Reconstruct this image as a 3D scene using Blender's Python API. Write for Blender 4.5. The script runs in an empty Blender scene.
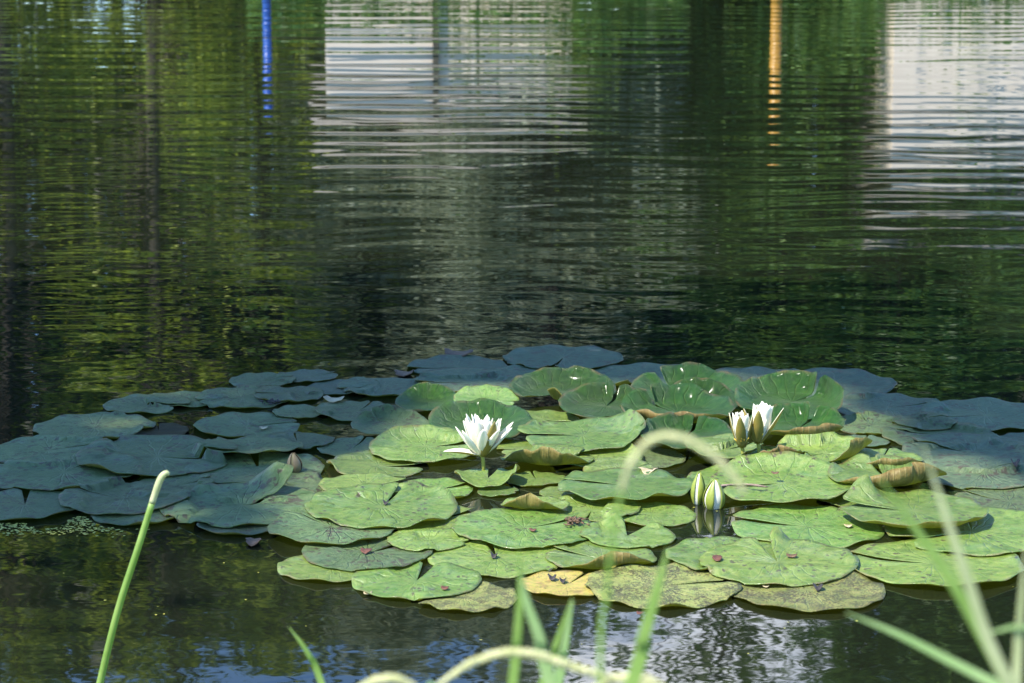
import bpy, math, random
import numpy as np
from mathutils import Vector, noise as mnoise

random.seed(7); rng = np.random.default_rng(7)
SC = bpy.context.scene
COL = SC.collection
R = math.radians

# ------------------------------------------------------------------ camera, world, sun, exposure
CAM_Z, PITCH, FPX = 1.4, 11.6, 2560.0
cam_d = bpy.data.cameras.new('camera'); cam = bpy.data.objects.new('camera', cam_d); COL.objects.link(cam)
cam.location = (0, 0, CAM_Z); cam.rotation_euler = (R(90 - PITCH), 0, 0)
cam_d.lens = 90; cam_d.sensor_width = 36; cam_d.clip_end = 6000; cam_d.clip_start = 0.05
cam_d.dof.use_dof = True; cam_d.dof.focus_distance = 5.6; cam_d.dof.aperture_fstop = 11
SC.camera = cam

SUN_EL, SUN_AZ = 55.0, -125.0            # azimuth from the viewing direction (+y), negative = towards -x
SD = Vector((math.sin(R(SUN_AZ)) * math.cos(R(SUN_EL)), math.cos(R(SUN_AZ)) * math.cos(R(SUN_EL)), math.sin(R(SUN_EL))))
sun_d = bpy.data.lights.new('sun', 'SUN'); sun = bpy.data.objects.new('sun', sun_d); COL.objects.link(sun)
sun_d.energy = 4.0; sun_d.angle = R(0.53); sun_d.color = (1, .95, .85)
sun.rotation_euler = (-SD).to_track_quat('-Z', 'Y').to_euler(); sun.location = (-20, 30, 50)

W = bpy.data.worlds.new('World'); SC.world = W; W.use_nodes = True
wn, wl = W.node_tree.nodes, W.node_tree.links; wn.clear()
sky = wn.new('ShaderNodeTexSky'); sky.sky_type = 'NISHITA'; sky.sun_disc = False
sky.sun_elevation = R(SUN_EL); sky.sun_rotation = R(SUN_AZ); sky.air_density = 1.0; sky.dust_density = .1; sky.ozone_density = 5.0
bg = wn.new('ShaderNodeBackground'); bg.inputs['Strength'].default_value = 0.15
wo = wn.new('ShaderNodeOutputWorld')
tc = wn.new('ShaderNodeTexCoord'); mp = wn.new('ShaderNodeMapping'); mp.inputs['Scale'].default_value = (1, 1, 2.6); mp.inputs['Location'].default_value = (3.1, .4, .25)
nz = wn.new('ShaderNodeTexNoise'); nz.inputs['Scale'].default_value = 3.2; nz.inputs['Detail'].default_value = 7; nz.inputs['Roughness'].default_value = .58
rp = wn.new('ShaderNodeValToRGB'); rp.color_ramp.elements[0].position = .60; rp.color_ramp.elements[1].position = .74
mx = wn.new('ShaderNodeMix'); mx.data_type = 'RGBA'; mx.inputs['B'].default_value = (10.5, 10.9, 11.8, 1)
wl.new(tc.outputs['Generated'], mp.inputs['Vector']); wl.new(mp.outputs['Vector'], nz.inputs['Vector'])
# one cumulus bank standing over the far trees, besides the scattered clouds of the noise
cdir = Vector((math.sin(R(5.2)) * math.cos(R(20)), math.cos(R(5.2)) * math.cos(R(20)), math.sin(R(20))))
dt = wn.new('ShaderNodeVectorMath'); dt.operation = 'DISTANCE'; dt.inputs[1].default_value = cdir
mr = wn.new('ShaderNodeMapRange'); mr.inputs[1].default_value = .04; mr.inputs[2].default_value = .13; mr.inputs[3].default_value = .31; mr.inputs[4].default_value = -.06
ad = wn.new('ShaderNodeMath'); ad.operation = 'ADD'
wl.new(tc.outputs['Generated'], dt.inputs[0]); wl.new(dt.outputs['Value'], mr.inputs[0])
wl.new(nz.outputs['Fac'], ad.inputs[0]); wl.new(mr.outputs[0], ad.inputs[1])
wl.new(ad.outputs[0], rp.inputs['Fac']); wl.new(rp.outputs['Color'], mx.inputs['Factor'])
tint = wn.new('ShaderNodeMix'); tint.data_type = 'RGBA'; tint.blend_type = 'MULTIPLY'; tint.inputs[0].default_value = 1; tint.inputs[7].default_value = (.84, .95, 1.06, 1)
wl.new(sky.outputs['Color'], tint.inputs[6]); wl.new(tint.outputs[2], mx.inputs['A']); wl.new(mx.outputs['Result'], bg.inputs['Color']); wl.new(bg.outputs[0], wo.inputs['Surface'])

SC.view_settings.view_transform = 'Standard'; SC.view_settings.look = 'None'
SC.view_settings.exposure = 1.5; SC.view_settings.gamma = 1
SC.render.engine = 'CYCLES'; SC.cycles.max_bounces = 8; SC.cycles.transparent_max_bounces = 8
SC.cycles.use_denoising = True; SC.cycles.caustics_reflective = False; SC.cycles.caustics_refractive = False

# ------------------------------------------------------------------ helpers
PC, PS = math.cos(R(PITCH)), math.sin(R(PITCH))
def ray(x, y):
    u, v = (x - 512) / FPX, -(y - 341.5) / FPX
    return Vector((u, PC + v * PS, -PS + v * PC))
def at_z(x, y, z=0.0):
    d = ray(x, y); t = (z - CAM_Z) / d.z
    return Vector((d.x * t, d.y * t, z))
def at_y(x, y, Y):
    d = ray(x, y); t = Y / d.y
    return Vector((d.x * t, Y, CAM_Z + d.z * t))
def far_x(px, D): return (px - 512) / FPX * D

def link(name, me, mats, parent=None, smooth=True):
    o = bpy.data.objects.new(name, me); COL.objects.link(o)
    for m in (mats if isinstance(mats, (list, tuple)) else [mats]): me.materials.append(m)
    if smooth and len(me.polygons): me.polygons.foreach_set('use_smooth', [True] * len(me.polygons))
    if parent is not None: o.parent = parent
    return o
def mesh(name, v, f):
    me = bpy.data.meshes.new(name); me.from_pydata([tuple(map(float, p)) for p in v], [], [tuple(map(int, q)) for q in f]); me.update(); return me
def tag(o, label, cat, group=None, kind=None):
    o['label'] = label; o['category'] = cat
    if group: o['group'] = group
    if kind: o['kind'] = kind
    return o
def empty(name, loc):
    o = bpy.data.objects.new(name, None); o.location = loc; COL.objects.link(o); o.empty_display_size = .1; return o
def structure(o): o['kind'] = 'structure'; return o

class NT:
    """tiny node helper"""
    def __init__(s, name):
        s.m = bpy.data.materials.new(name); s.m.use_nodes = True; s.n = s.m.node_tree.nodes; s.l = s.m.node_tree.links; s.n.clear()
        s.out = s.n.new('ShaderNodeOutputMaterial')
    def set(s, sock, val):
        if val is None: return
        if hasattr(val, 'is_output') or isinstance(val, bpy.types.NodeSocket): s.l.new(val, sock)
        else:
            if isinstance(val, (tuple, list)) and len(val) == 3 and sock.type == 'RGBA': val = (*val, 1)
            sock.default_value = val
    def math(s, op, a, b=None, c=None, clamp=False):
        n = s.n.new('ShaderNodeMath'); n.operation = op; n.use_clamp = clamp
        for i, q in enumerate((a, b, c)):
            if q is not None: s.set(n.inputs[i], q)
        return n.outputs[0]
    def mix(s, f, a, b, mode='MIX'):
        n = s.n.new('ShaderNodeMix'); n.data_type = 'RGBA'; n.blend_type = mode
        s.set(n.inputs[0], f); s.set(n.inputs[6], a); s.set(n.inputs[7], b); return n.outputs[2]
    def noise(s, vec, scale, detail=3, rough=.5, out='Fac', dist=0):
        n = s.n.new('ShaderNodeTexNoise'); s.set(n.inputs['Scale'], scale); n.inputs['Detail'].default_value = detail
        n.inputs['Roughness'].default_value = rough; n.inputs['Distortion'].default_value = dist
        if vec is not None: s.l.new(vec, n.inputs['Vector'])
        return n.outputs[out]
    def ramp(s, f, *stops):
        n = s.n.new('ShaderNodeValToRGB'); e = n.color_ramp.elements
        while len(e) < len(stops): e.new(.5)
        for i, (p, c) in enumerate(stops): e[i].position = p; e[i].color = (c, c, c, 1) if isinstance(c, (int, float)) else (*c, 1)
        s.l.new(f, n.inputs[0]); return n.outputs[0]
    def coord(s, which='Object'):
        return s.n.new('ShaderNodeTexCoord').outputs[which]
    def mapping(s, vec, scale=(1, 1, 1), loc=(0, 0, 0), rot=(0, 0, 0)):
        n = s.n.new('ShaderNodeMapping'); s.l.new(vec, n.inputs[0]); n.inputs['Scale'].default_value = scale
        s.set(n.inputs['Location'], loc); n.inputs['Rotation'].default_value = rot; return n.outputs[0]
    def bump(s, h, strength=.3, dist=.01):
        n = s.n.new('ShaderNodeBump'); n.inputs['Strength'].default_value = strength; n.inputs['Distance'].default_value = dist
        s.l.new(h, n.inputs['Height']); return n.outputs[0]
    def bsdf(s, col, rough=.5, normal=None, spec=.5, ior=1.45, metal=0, coat=0, coat_r=.2):
        n = s.n.new('ShaderNodeBsdfPrincipled'); s.set(n.inputs['Base Color'], col); s.set(n.inputs['Roughness'], rough)
        n.inputs['IOR'].default_value = ior; s.set(n.inputs['Specular IOR Level'], spec); n.inputs['Metallic'].default_value = metal
        n.inputs['Coat Weight'].default_value = coat; n.inputs['Coat Roughness'].default_value = coat_r
        if normal is not None: s.l.new(normal, n.inputs['Normal'])
        return n.outputs[0]
    def transl(s, shader, col, f, normal=None):
        t = s.n.new('ShaderNodeBsdfTranslucent'); s.set(t.inputs['Color'], col)
        m = s.n.new('ShaderNodeMixShader'); s.set(m.inputs[0], f); s.l.new(shader, m.inputs[1]); s.l.new(t.outputs[0], m.inputs[2]); return m.outputs[0]
    def done(s, shader): s.l.new(shader, s.out.inputs['Surface']); return s.m

def plain(name, c1, c2, scale=20, rough=.6, bump=.3, dist=.003, transl=0, tcol=None, coord='Object', spec=.5):
    t = NT(name); co = t.coord(coord); f = t.noise(co, scale, 5, .6)
    col = t.mix(t.ramp(f, (.3, 0.), (.7, 1.)), c1, c2)
    sh = t.bsdf(col, rough, t.bump(t.noise(co, scale * 2.3, 4), bump, dist), spec)
    if transl: sh = t.transl(sh, tcol or c2, transl)
    return t.done(sh)

# ------------------------------------------------------------------ materials
def pad_top(kind):
    t = NT('pad_top_' + kind)
    uv = t.n.new('ShaderNodeUVMap').outputs[0]; oi = t.n.new('ShaderNodeObjectInfo'); rnd = oi.outputs['Random']
    cen = t.n.new('ShaderNodeVectorMath'); cen.operation = 'MULTIPLY_ADD'; t.l.new(uv, cen.inputs[0]); cen.inputs[1].default_value = (2, 2, 0); cen.inputs[2].default_value = (-1, -1, 0)
    p = cen.outputs[0]; sp = t.n.new('ShaderNodeSeparateXYZ'); t.l.new(p, sp.inputs[0])
    rr = t.n.new('ShaderNodeVectorMath'); rr.operation = 'LENGTH'; t.l.new(p, rr.inputs[0]); r = rr.outputs['Value']
    off = t.n.new('ShaderNodeCombineXYZ'); t.l.new(t.math('MULTIPLY', rnd, 37.), off.inputs[0]); t.l.new(t.math('MULTIPLY', rnd, 91.), off.inputs[1])
    pv = t.n.new('ShaderNodeVectorMath'); pv.operation = 'ADD'; t.l.new(p, pv.inputs[0]); t.l.new(off.outputs[0], pv.inputs[1]); q = pv.outputs[0]
    ang = t.math('ARCTAN2', sp.outputs[1], sp.outputs[0])
    wob = t.math('MULTIPLY', t.math('SUBTRACT', t.noise(q, 2.2, 2), .5), .5)
    fr = t.math('FRACT', t.math('MULTIPLY', t.math('ADD', ang, wob), 11 / math.pi))
    vd = t.math('MULTIPLY', t.math('ABSOLUTE', t.math('SUBTRACT', fr, .5)), r)
    vein = t.ramp(vd, (.0, 1.), (.055, 0.))
    n1 = t.noise(q, 2.0, 5, .6); n2 = t.noise(q, 9, 5, .65); n3 = t.noise(q, 34, 3, .6)
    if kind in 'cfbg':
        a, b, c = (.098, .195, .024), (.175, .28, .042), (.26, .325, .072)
    if kind == 'f': a, b, c = (.085, .15, .042), (.135, .205, .062), (.19, .25, .09)  # flecked pads; green darkened to deepen the shade they lie in
    if kind == 'b': a, b, c = (.06, .115, .05), (.095, .16, .065), (.15, .21, .09)  # bluish copy: shade and sky sheen put into the leaf colour
    if kind == 'g': a, b, c = (.012, .062, .006), (.03, .11, .010), (.06, .15, .018)  # dish pads: the shaded look of their rims is put into a darker green
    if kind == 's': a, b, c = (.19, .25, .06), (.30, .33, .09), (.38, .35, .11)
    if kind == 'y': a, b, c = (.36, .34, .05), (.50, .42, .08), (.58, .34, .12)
    col = t.mix(t.ramp(n1, (.3, 0.), (.7, 1.)), a, b)
    col = t.mix(t.ramp(n2, (.42, 0.), (.70, .9)), col, c)
    col = t.mix(t.ramp(t.noise(q, 5.5, 6, .7), (.30, .85), (.50, 0.)), col, tuple(.45 * k for k in a))
    hsv = t.n.new('ShaderNodeHueSaturation'); t.l.new(col, hsv.inputs['Color'])
    t.l.new(t.math('MULTIPLY_ADD', rnd, .03, .485), hsv.inputs['Hue'])
    t.l.new(t.math('MULTIPLY_ADD', t.math('FRACT', t.math('MULTIPLY', rnd, 7.3)), .5, .78), hsv.inputs['Value'])
    col = hsv.outputs[0]
    col = t.mix(t.math('MULTIPLY', vein, .28), col, (.22, .30, .10))
    # yellowing, thin brown edge
    edge = t.math('MULTIPLY', t.ramp(r, (.93, 0.), (1., 1.)), t.ramp(t.noise(q, 3, 3), (.45, 0.), (.62, 1.)))
    col = t.mix(t.math('MULTIPLY', edge, .7), col, (.20, .12, .05))
    # specks of wear and droppings
    vo = t.n.new('ShaderNodeTexVoronoi'); t.l.new(q, vo.inputs['Vector']); vo.inputs['Scale'].default_value = 22 if kind in ('s', 'y') else 9
    cl = t.ramp(t.noise(q, 2.3, 2), (.38, .12), (.6, 1.))
    thr = {'g': .2, 'c': .55, 'f': .85, 'b': .85, 's': .95, 'y': .6}[kind]
    sz = t.math('MULTIPLY', t.math('FRACT', t.math('MULTIPLY', t.n.new('ShaderNodeSeparateXYZ').outputs[0], 1.)), 1.)
    spk = t.math('LESS_THAN', vo.outputs['Distance'], t.math('MULTIPLY', t.math('MULTIPLY', cl, thr), t.noise(q, 30, 1)))
    sc_ = t.mix(t.noise(q, 40, 0), (.035, .035, .02), (.12, .07, .035))
    col = t.mix(t.math('MULTIPLY', spk, .85), col, sc_)
    if kind == 's':
        vo2 = t.n.new('ShaderNodeTexVoronoi'); t.l.new(q, vo2.inputs['Vector']); vo2.inputs['Scale'].default_value = 44
        g = t.ramp(t.noise(q, 3.4, 3), (.40, 0.), (.55, 1.))
        s2 = t.math('LESS_THAN', vo2.outputs['Distance'], t.math('MULTIPLY', g, .60))
        col = t.mix(t.math('MULTIPLY', s2, .8), col, (.075, .075, .035))
    if kind == 'y':
        br = t.ramp(t.noise(q, 2.6, 4), (.56, 0.), (.66, 1.)); col = t.mix(t.math('MULTIPLY', br, .55), col, (.16, .08, .04))
    h = t.math('ADD', t.math('MULTIPLY', vein, -.5), t.math('ADD', t.math('MULTIPLY', n2, .9), t.math('MULTIPLY', n3, .25)))
    rough = t.math('MULTIPLY_ADD', n2, .25, {'g': .20, 'c': .28, 'f': .36, 'b': .42, 's': .42, 'y': .45}[kind])
    n4 = t.noise(q, 90, 2, .6); nb = t.bump(t.math('ADD', h, t.math('MULTIPLY', n4, .45)), {'g': .75, 'f': .8, 'b': .7}.get(kind, .5), .012)
    film = t.ramp(t.noise(q, 1.7, 4, .6), (.42, .04), (.62, {'g': .15, 's': .1, 'y': .1, 'b': .15, 'f': .25}.get(kind, .42)))
    sh = t.bsdf(col, rough, nb, {'f': .8, 's': .6, 'g': .7}.get(kind, 1.0), coat=0, coat_r=.13)
    pb = [n_ for n_ in t.n if n_.type == 'BSDF_PRINCIPLED'][0]; t.l.new(film, pb.inputs['Coat Weight'])
    return t.done(t.transl(sh, t.mix(.5, col, (.35, .55, .06)), .33))

def pad_under():
    t = NT('pad_underside'); uv = t.n.new('ShaderNodeUVMap').outputs[0]; rnd = t.n.new('ShaderNodeObjectInfo').outputs['Random']
    cen = t.n.new('ShaderNodeVectorMath'); cen.operation = 'MULTIPLY_ADD'; t.l.new(uv, cen.inputs[0]); cen.inputs[1].default_value = (2, 2, 0); cen.inputs[2].default_value = (-1, -1, 0)
    p = cen.outputs[0]; sp = t.n.new('ShaderNodeSeparateXYZ'); t.l.new(p, sp.inputs[0])
    rr = t.n.new('ShaderNodeVectorMath'); rr.operation = 'LENGTH'; t.l.new(p, rr.inputs[0])
    ang = t.math('ARCTAN2', sp.outputs[1], sp.outputs[0])
    fr = t.math('FRACT', t.math('MULTIPLY', ang, 21 / math.pi)); vd = t.math('ABSOLUTE', t.math('SUBTRACT', fr, .5))
    vein = t.ramp(vd, (.0, 1.), (.18, 0.))
    cmb = t.n.new('ShaderNodeCombineXYZ'); t.l.new(t.math('MULTIPLY', ang, 14.), cmb.inputs[0]); t.l.new(t.math('MULTIPLY', rr.outputs['Value'], 9.), cmb.inputs[1])
    net = t.noise(cmb.outputs[0], 1.6, 3)
    base = t.mix(rnd, (.23, .21, .055), (.25, .13, .06))
    base = t.mix(t.ramp(t.noise(p, 2.5, 3), (.35, 0.), (.65, 1.)), base, (.30, .22, .075))
    col = t.mix(t.math('MULTIPLY', t.ramp(net, (.45, 0.), (.62, 1.)), .55), base, (.12, .075, .03))
    col = t.mix(t.math('MULTIPLY', vein, .4), col, (.42, .34, .13))
    sh = t.bsdf(col, .5, t.bump(t.math('ADD', vein, net), .4, .004), .4)
    return t.done(t.transl(sh, (.75, .62, .20), .42))

M = {k: None for k in ()}
PT = {k: pad_top(k) for k in 'cfbsyg'}
PT['d'] = plain('sunken_leaf', (.014, .014, .005), (.045, .034, .010), 22, .7, .5, .004, spec=.15)
PU = pad_under()
M_STALK = plain('leaf_stalk', (.13, .10, .035), (.22, .2, .06), 30, .5, .2)
M_STEM = plain('flower_stem', (.20, .19, .035), (.33, .33, .06), 30, .45, .2)
M_PETAL = plain('petal_white', (.82, .78, .62), (.90, .86, .71), 60, .45, .15, .001, .35, (.95, .95, .88))
M_SEPAL_IN = plain('sepal_inside', (.78, .75, .56), (.86, .83, .66), 40, .45, .15, .001, .25, (.9, .9, .7))
M_SEPAL_OUT = plain('sepal_outside', (.14, .13, .03), (.26, .19, .05), 45, .45, .2, .001, .2, (.7, .65, .15))
M_BUD_GREEN = plain('bud_sepal', (.17, .22, .035), (.33, .36, .06), 45, .4, .2, .001, .2, (.7, .8, .2))
M_BUD_BROWN = plain('bud_sepal_brown', (.14, .10, .05), (.24, .18, .08), 45, .5, .3, .001)
M_STAMEN = plain('stamen_yellow', (.75, .45, .03), (.85, .6, .08), 60, .6, .2)
M_DEAD = plain('dead_leaf', (.06, .032, .014), (.15, .085, .04), 60, .6, .5, .003)
M_DEAD_RED = plain('dead_leaf_red', (.07, .022, .012), (.13, .05, .025), 60, .6, .5, .003)
M_CREAM = plain('dead_leaf_cream', (.28, .22, .11), (.45, .37, .22), 60, .6, .5, .003)
M_DARKBIT = plain('dark_crumb', (.015, .013, .011), (.045, .035, .028), 80, .6, .6, .004)
M_BARK_BIT = plain('bark_piece', (.15, .10, .075), (.30, .22, .17), 55, .8, .8, .006)
M_REED = plain('reed_blade', (.16, .28, .05), (.30, .42, .11), 26, .45, .25, .002, .35, (.5, .7, .15))
M_REED_PALE = plain('reed_pale', (.38, .42, .20), (.58, .58, .33), 26, .5, .25, .002, .3, (.7, .75, .35))
M_REED_BLUE = plain('reed_waxy', (.26, .40, .13), (.40, .52, .22), 26, .4, .25, .002, .3, (.5, .7, .35))
M_SEED = plain('seed_head', (.48, .50, .22), (.72, .70, .40), 80, .7, .5, .002, .35, (.8, .75, .35))
M_BARK = plain('tree_bark', (.025, .02, .015), (.07, .058, .045), 9, .9, .8, .03)
def leaf_mat(name, a, b, tr, f=.4):
    t = NT(name); g = t.n.new('ShaderNodeNewGeometry'); rnd = t.math('POWER', g.outputs['Random Per Island'], 3.0)  # skewed so a few bright leaves carry the sun sparkle in their colour
    col = t.mix(rnd, a, b); sh = t.bsdf(col, .5, None, .4)
    return t.done(t.transl(sh, tr, f))
L_DARK = leaf_mat('leaves_dark', (.028, .085, .022), (.16, .28, .06), (.24, .42, .07), .32)
L_YEL = leaf_mat('leaves_yellow_green', (.025, .068, .012), (.46, .54, .08), (.48, .60, .07), .38)
L_GREY = leaf_mat('leaves_grey_green', (.21, .25, .17), (.33, .37, .27), (.42, .48, .30), .4)
L_DEEP = leaf_mat('leaves_deep_green', (.011, .026, .008), (.024, .048, .012), (.05, .09, .015), .2)  # darkened leaf copy standing for deep shade behind the front trees
L_MID = leaf_mat('leaves_mid', (.045, .085, .02), (.085, .14, .035), (.24, .36, .05), .38)

def water_mat():
    t = NT('pond_water'); co = t.coord('Object'); s = t.n.new('ShaderNodeSeparateXYZ'); t.l.new(co, s.inputs[0])
    X, Y = s.outputs[0], s.outputs[1]
    def slope(sc, seed, detail=2, rough=.5, dist=0):
        v = t.mapping(co, sc, (seed, seed * 1.7, 0), (0, 0, R(random.uniform(-4, 4))))
        n = t.noise(v, 1., detail, rough, dist=dist); return t.math('SUBTRACT', n, .5)
    mr_ = t.n.new('ShaderNodeMapRange'); mr_.interpolation_type = 'SMOOTHSTEP'; t.l.new(Y, mr_.inputs[0])
    mr_.inputs[1].default_value = 5.3; mr_.inputs[2].default_value = 7.4; mr_.inputs[3].default_value = .31; mr_.inputs[4].default_value = 1.0
    amp = mr_.outputs[0]
    patch = t.math('MULTIPLY_ADD', t.noise(t.mapping(co, (.35, .5, 1), (2, 5, 0)), 1., 2), 1.3, .40)
    def fade(y0, y1, v0, v1):
        q = t.n.new('ShaderNodeMapRange'); q.interpolation_type = 'SMOOTHSTEP'; t.l.new(Y, q.inputs[0])
        for k_, v_ in enumerate((y0, y1, v0, v1)): q.inputs[k_ + 1].default_value = v_
        return q.outputs[0]
    def train(freq, sx_, sy_, jit, seed, ampl, fd):
        ph = t.math('MULTIPLY_ADD', t.noise(t.mapping(co, (sx_, sy_, 1), (seed, seed * 2.3, 0)), 1., 1.5), jit, t.math('MULTIPLY', Y, freq))
        env = t.ramp(t.noise(t.mapping(co, (sx_ * .8, freq * .22, 1), (seed * 3.1, seed, 0)), 1., 1), (.32, .2), (.58, 1.))
        w = t.math('MULTIPLY', t.math('SINE', t.math('MULTIPLY', ph, 6.2832)), ampl)
        return t.math('MULTIPLY', t.math('MULTIPLY', w, env), fd)
    add = lambda *q: q[0] if len(q) == 1 else t.math('ADD', q[0], add(*q[1:]))
    W = [train(1.7, .35, .30, 1.5, 4.4, .0085, fade(7, 10, .3, 1)), train(2.9, .8, .5, 2.0, 1.7, .0125, fade(6, 8.5, .4, 1)),
         train(5.6, 1.8, .9, 2.4, 7.9, .0095, fade(9.5, 15, 1, .15)), train(12.5, 4.2, 1.6, 3.0, 2.6, .004, fade(7.5, 10.5, 1, .04))]
    A = t.math('MULTIPLY', slope((.9, 3.3, 1), 3.1, .6), t.math('MULTIPLY', amp, .016))
    B = t.math('MULTIPLY', slope((4.5, 10, 1), 8.2, 1), fade(7, 12, .016, .003))
    C = t.math('MULTIPLY', slope((12, 26, 1), 1.2, 1), fade(6, 9, .022, .002))
    D = t.math('MULTIPLY', slope((26, 60, 1), 5.2, 1), fade(5, 7, .035, .0))
    sy = t.math('MULTIPLY', add(A, B, C, D, *W), t.math('MULTIPLY', amp, patch))
    sx = t.math('MULTIPLY', t.math('ADD', t.math('MULTIPLY', slope((2.5, 6, 1), 12.2, 1), .012), t.math('MULTIPLY', slope((16, 30, 1), 22.2, 1), fade(5, 8, .06, .004))), amp)
    n = t.n.new('ShaderNodeCombineXYZ'); t.l.new(sx, n.inputs[0]); t.l.new(sy, n.inputs[1]); n.inputs[2].default_value = 1
    nn = t.n.new('ShaderNodeVectorMath'); nn.operation = 'NORMALIZE'; t.l.new(n.outputs[0], nn.inputs[0])
    col = t.mix(t.noise(co, .8, 3), (.005, .007, .0035), (.008, .010, .005))
    return t.done(t.bsdf(col, .018, nn.outputs[0], .5, 1.333))

# ------------------------------------------------------------------ setting: ground, water
def pond_depth(x, y):
    w = .35 * math.sin(y * .55) + .2 * math.sin(y * 1.3 + 1)
    return min(y - 2.9 + .15 * math.sin(x * 2.1), 33 - y + .6 * math.sin(x * .35), x + 2.6 + .27 * y + w, 2.6 + .29 * y - x + w)
def ground_z(x, y):
    d = pond_depth(x, y)
    z = max(-1.0, min(.42, -d * (.45 if d > 0 else .28)))
    return z + (.05 * mnoise.noise(Vector((x * .7, y * .7, 0))) if d < .1 else 0)
gx = np.concatenate([[-3000, -800, -250, -120, -80, -60], np.linspace(-45, 45, 121), [60, 80, 120, 250, 800, 3000]])
gy = np.concatenate([[-3000, -700, -150, -50, -20, -10], np.linspace(-6, 60, 125), [75, 95, 140, 300, 900, 3000]])
gv = [(x, y, ground_z(x, y)) for y in gy for x in gx]; nx_ = len(gx)
gf = [(j * nx_ + i, j * nx_ + i + 1, (j + 1) * nx_ + i + 1, (j + 1) * nx_ + i) for j in range(len(gy) - 1) for i in range(nx_ - 1)]
structure(link('ground', mesh('ground', gv, gf), plain('bank_grass', (.035, .05, .016), (.09, .11, .03), 3, .9, .8, .05)))
wy0, wy1 = 1.0, 40.0
structure(link('water', mesh('water', [(-16, wy0, 0), (16, wy0, 0), (16, wy1, 0), (-16, wy1, 0)], [(0, 1, 2, 3)]), water_mat(), smooth=False))

# ------------------------------------------------------------------ tubes and strips
def catmull(P, n=6):
    P = [Vector(p) for p in P]; Q = [2 * P[0] - P[1]] + P + [2 * P[-1] - P[-2]]; out = []
    for i in range(1, len(Q) - 2):
        a, b, c, d = Q[i - 1:i + 3]
        for k in range(n):
            t = k / n; out.append(.5 * ((2 * b) + (c - a) * t + (2 * a - 5 * b + 4 * c - d) * t * t + (3 * b - a - 3 * c + d) * t ** 3))
    out.append(P[-1]); return out
def tube_vf(P, rad, ns=8, v=None, f=None):
    v = [] if v is None else v; f = [] if f is None else f
    b0 = len(v); up = Vector((.3, .9, .2))
    for i, p in enumerate(P):
        d = (P[min(i + 1, len(P) - 1)] - P[max(i - 1, 0)]).normalized()
        s = d.cross(up).normalized(); u = s.cross(d); r_ = rad[i] if hasattr(rad, '__len__') else rad
        for k in range(ns):
            a = 2 * math.pi * k / ns; v.append(p + (s * math.cos(a) + u * math.sin(a)) * r_)
    for i in range(len(P) - 1):
        for k in range(ns):
            f.append((b0 + i * ns + k, b0 + i * ns + (k + 1) % ns, b0 + (i + 1) * ns + (k + 1) % ns, b0 + (i + 1) * ns + k))
    f.append(tuple(b0 + k for k in range(ns))[::-1]); f.append(tuple(b0 + (len(P) - 1) * ns + k for k in range(ns)))
    return v, f

# ------------------------------------------------------------------ far bank: trees, houses, posts
def leaf_cloud(pts, sizes, droop=0.0):
    n = len(pts); pts = np.asarray(pts)
    a = rng.normal(size=(n, 3)); a[:, 2] -= droop * 2; a /= np.linalg.norm(a, axis=1)[:, None]
    b = rng.normal(size=(n, 3)); b -= (b * a).sum(1)[:, None] * a; b /= np.linalg.norm(b, axis=1)[:, None]
    s = np.asarray(sizes)[:, None]
    v = np.stack([pts - a * s, pts + b * s * .42, pts + a * s, pts - b * s * .42], 1).reshape(-1, 3)
    me = bpy.data.meshes.new('crown'); me.vertices.add(4 * n); me.vertices.foreach_set('co', v.ravel())
    me.loops.add(4 * n); me.loops.foreach_set('vertex_index', np.arange(4 * n)); me.polygons.add(n)
    me.polygons.foreach_set('loop_start', np.arange(0, 4 * n, 4)); me.polygons.foreach_set('loop_total', np.full(n, 4)); me.update(calc_edges=True); me.validate()
    return me
def tree_proto(H, spread, nleaf, lmat, low=.08, leaf=.16, clumps=46, tight=.55, droop=0., seed=1):
    rs = np.random.default_rng(seed); v, f = [], []
    P = catmull([(0, 0, -.3), (rs.normal() * .15, rs.normal() * .15, H * .3), (rs.normal() * .3, rs.normal() * .3, H * .62), (rs.normal() * .35, rs.normal() * .35, H * .96)], 5)
    tube_vf(P, [H * .010 * (1 - .9 * i / (len(P) - 1)) for i in range(len(P))], 9, v, f)
    cs = []
    for i in range(clumps):
        h = H * (low + (1 - low) * (i + rs.random()) / clumps); k = (h / H - low) / (1 - low)
        prof = max(.12, math.sin(math.pi * min(1, .16 + .84 * k) ** .8)) * spread
        a = rs.random() * 6.28; rad = prof * (.35 + .65 * rs.random()); c = np.array([math.cos(a) * rad, math.sin(a) * rad, h])
        cs.append(c)
        b = P[min(len(P) - 2, int(len(P) * max(.04, h / H * .72)))]
        tube_vf(catmull([b, b.lerp(Vector(c), .55) + Vector((0, 0, .25)), Vector(c)], 3), [.05 * (1 - k * .5) + .02, .04, .03, .03, .025, .02, .012], 5, v, f)
    cs = np.array(cs); per = nleaf // clumps
    sig = spread * .24 * tight / .55
    pts = np.concatenate([c + rs.normal(size=(per, 3)) * np.array([sig, sig, sig * .5]) * (.6 + .8 * rs.random()) for c in cs])
    pts = pts[pts[:, 2] > .1]
    return (v, f), pts, leaf * (.6 + .8 * rs.random(len(pts)))
def add_tree(name, proto, lmat, loc, label, group, cat='tree', scale=1, rot=0):
    (v, f), pts, sz = proto; r = empty(name, loc); r.scale = (scale,) * 3; r.rotation_euler.z = rot; tag(r, label, cat, group)
    link('trunk', mesh('trunk', v, f), M_BARK, r); link('crown', leaf_cloud(pts, sz), lmat, r, smooth=False); return r
def dup_tree(src, loc, label, scale, rot):
    r = src.copy(); COL.objects.link(r); r.location = loc; r.scale = (scale,) * 3; r.rotation_euler.z = rot; r['label'] = label
    for ch in src.children:
        c = ch.copy(); COL.objects.link(c); c.parent = r
    return r
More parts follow.
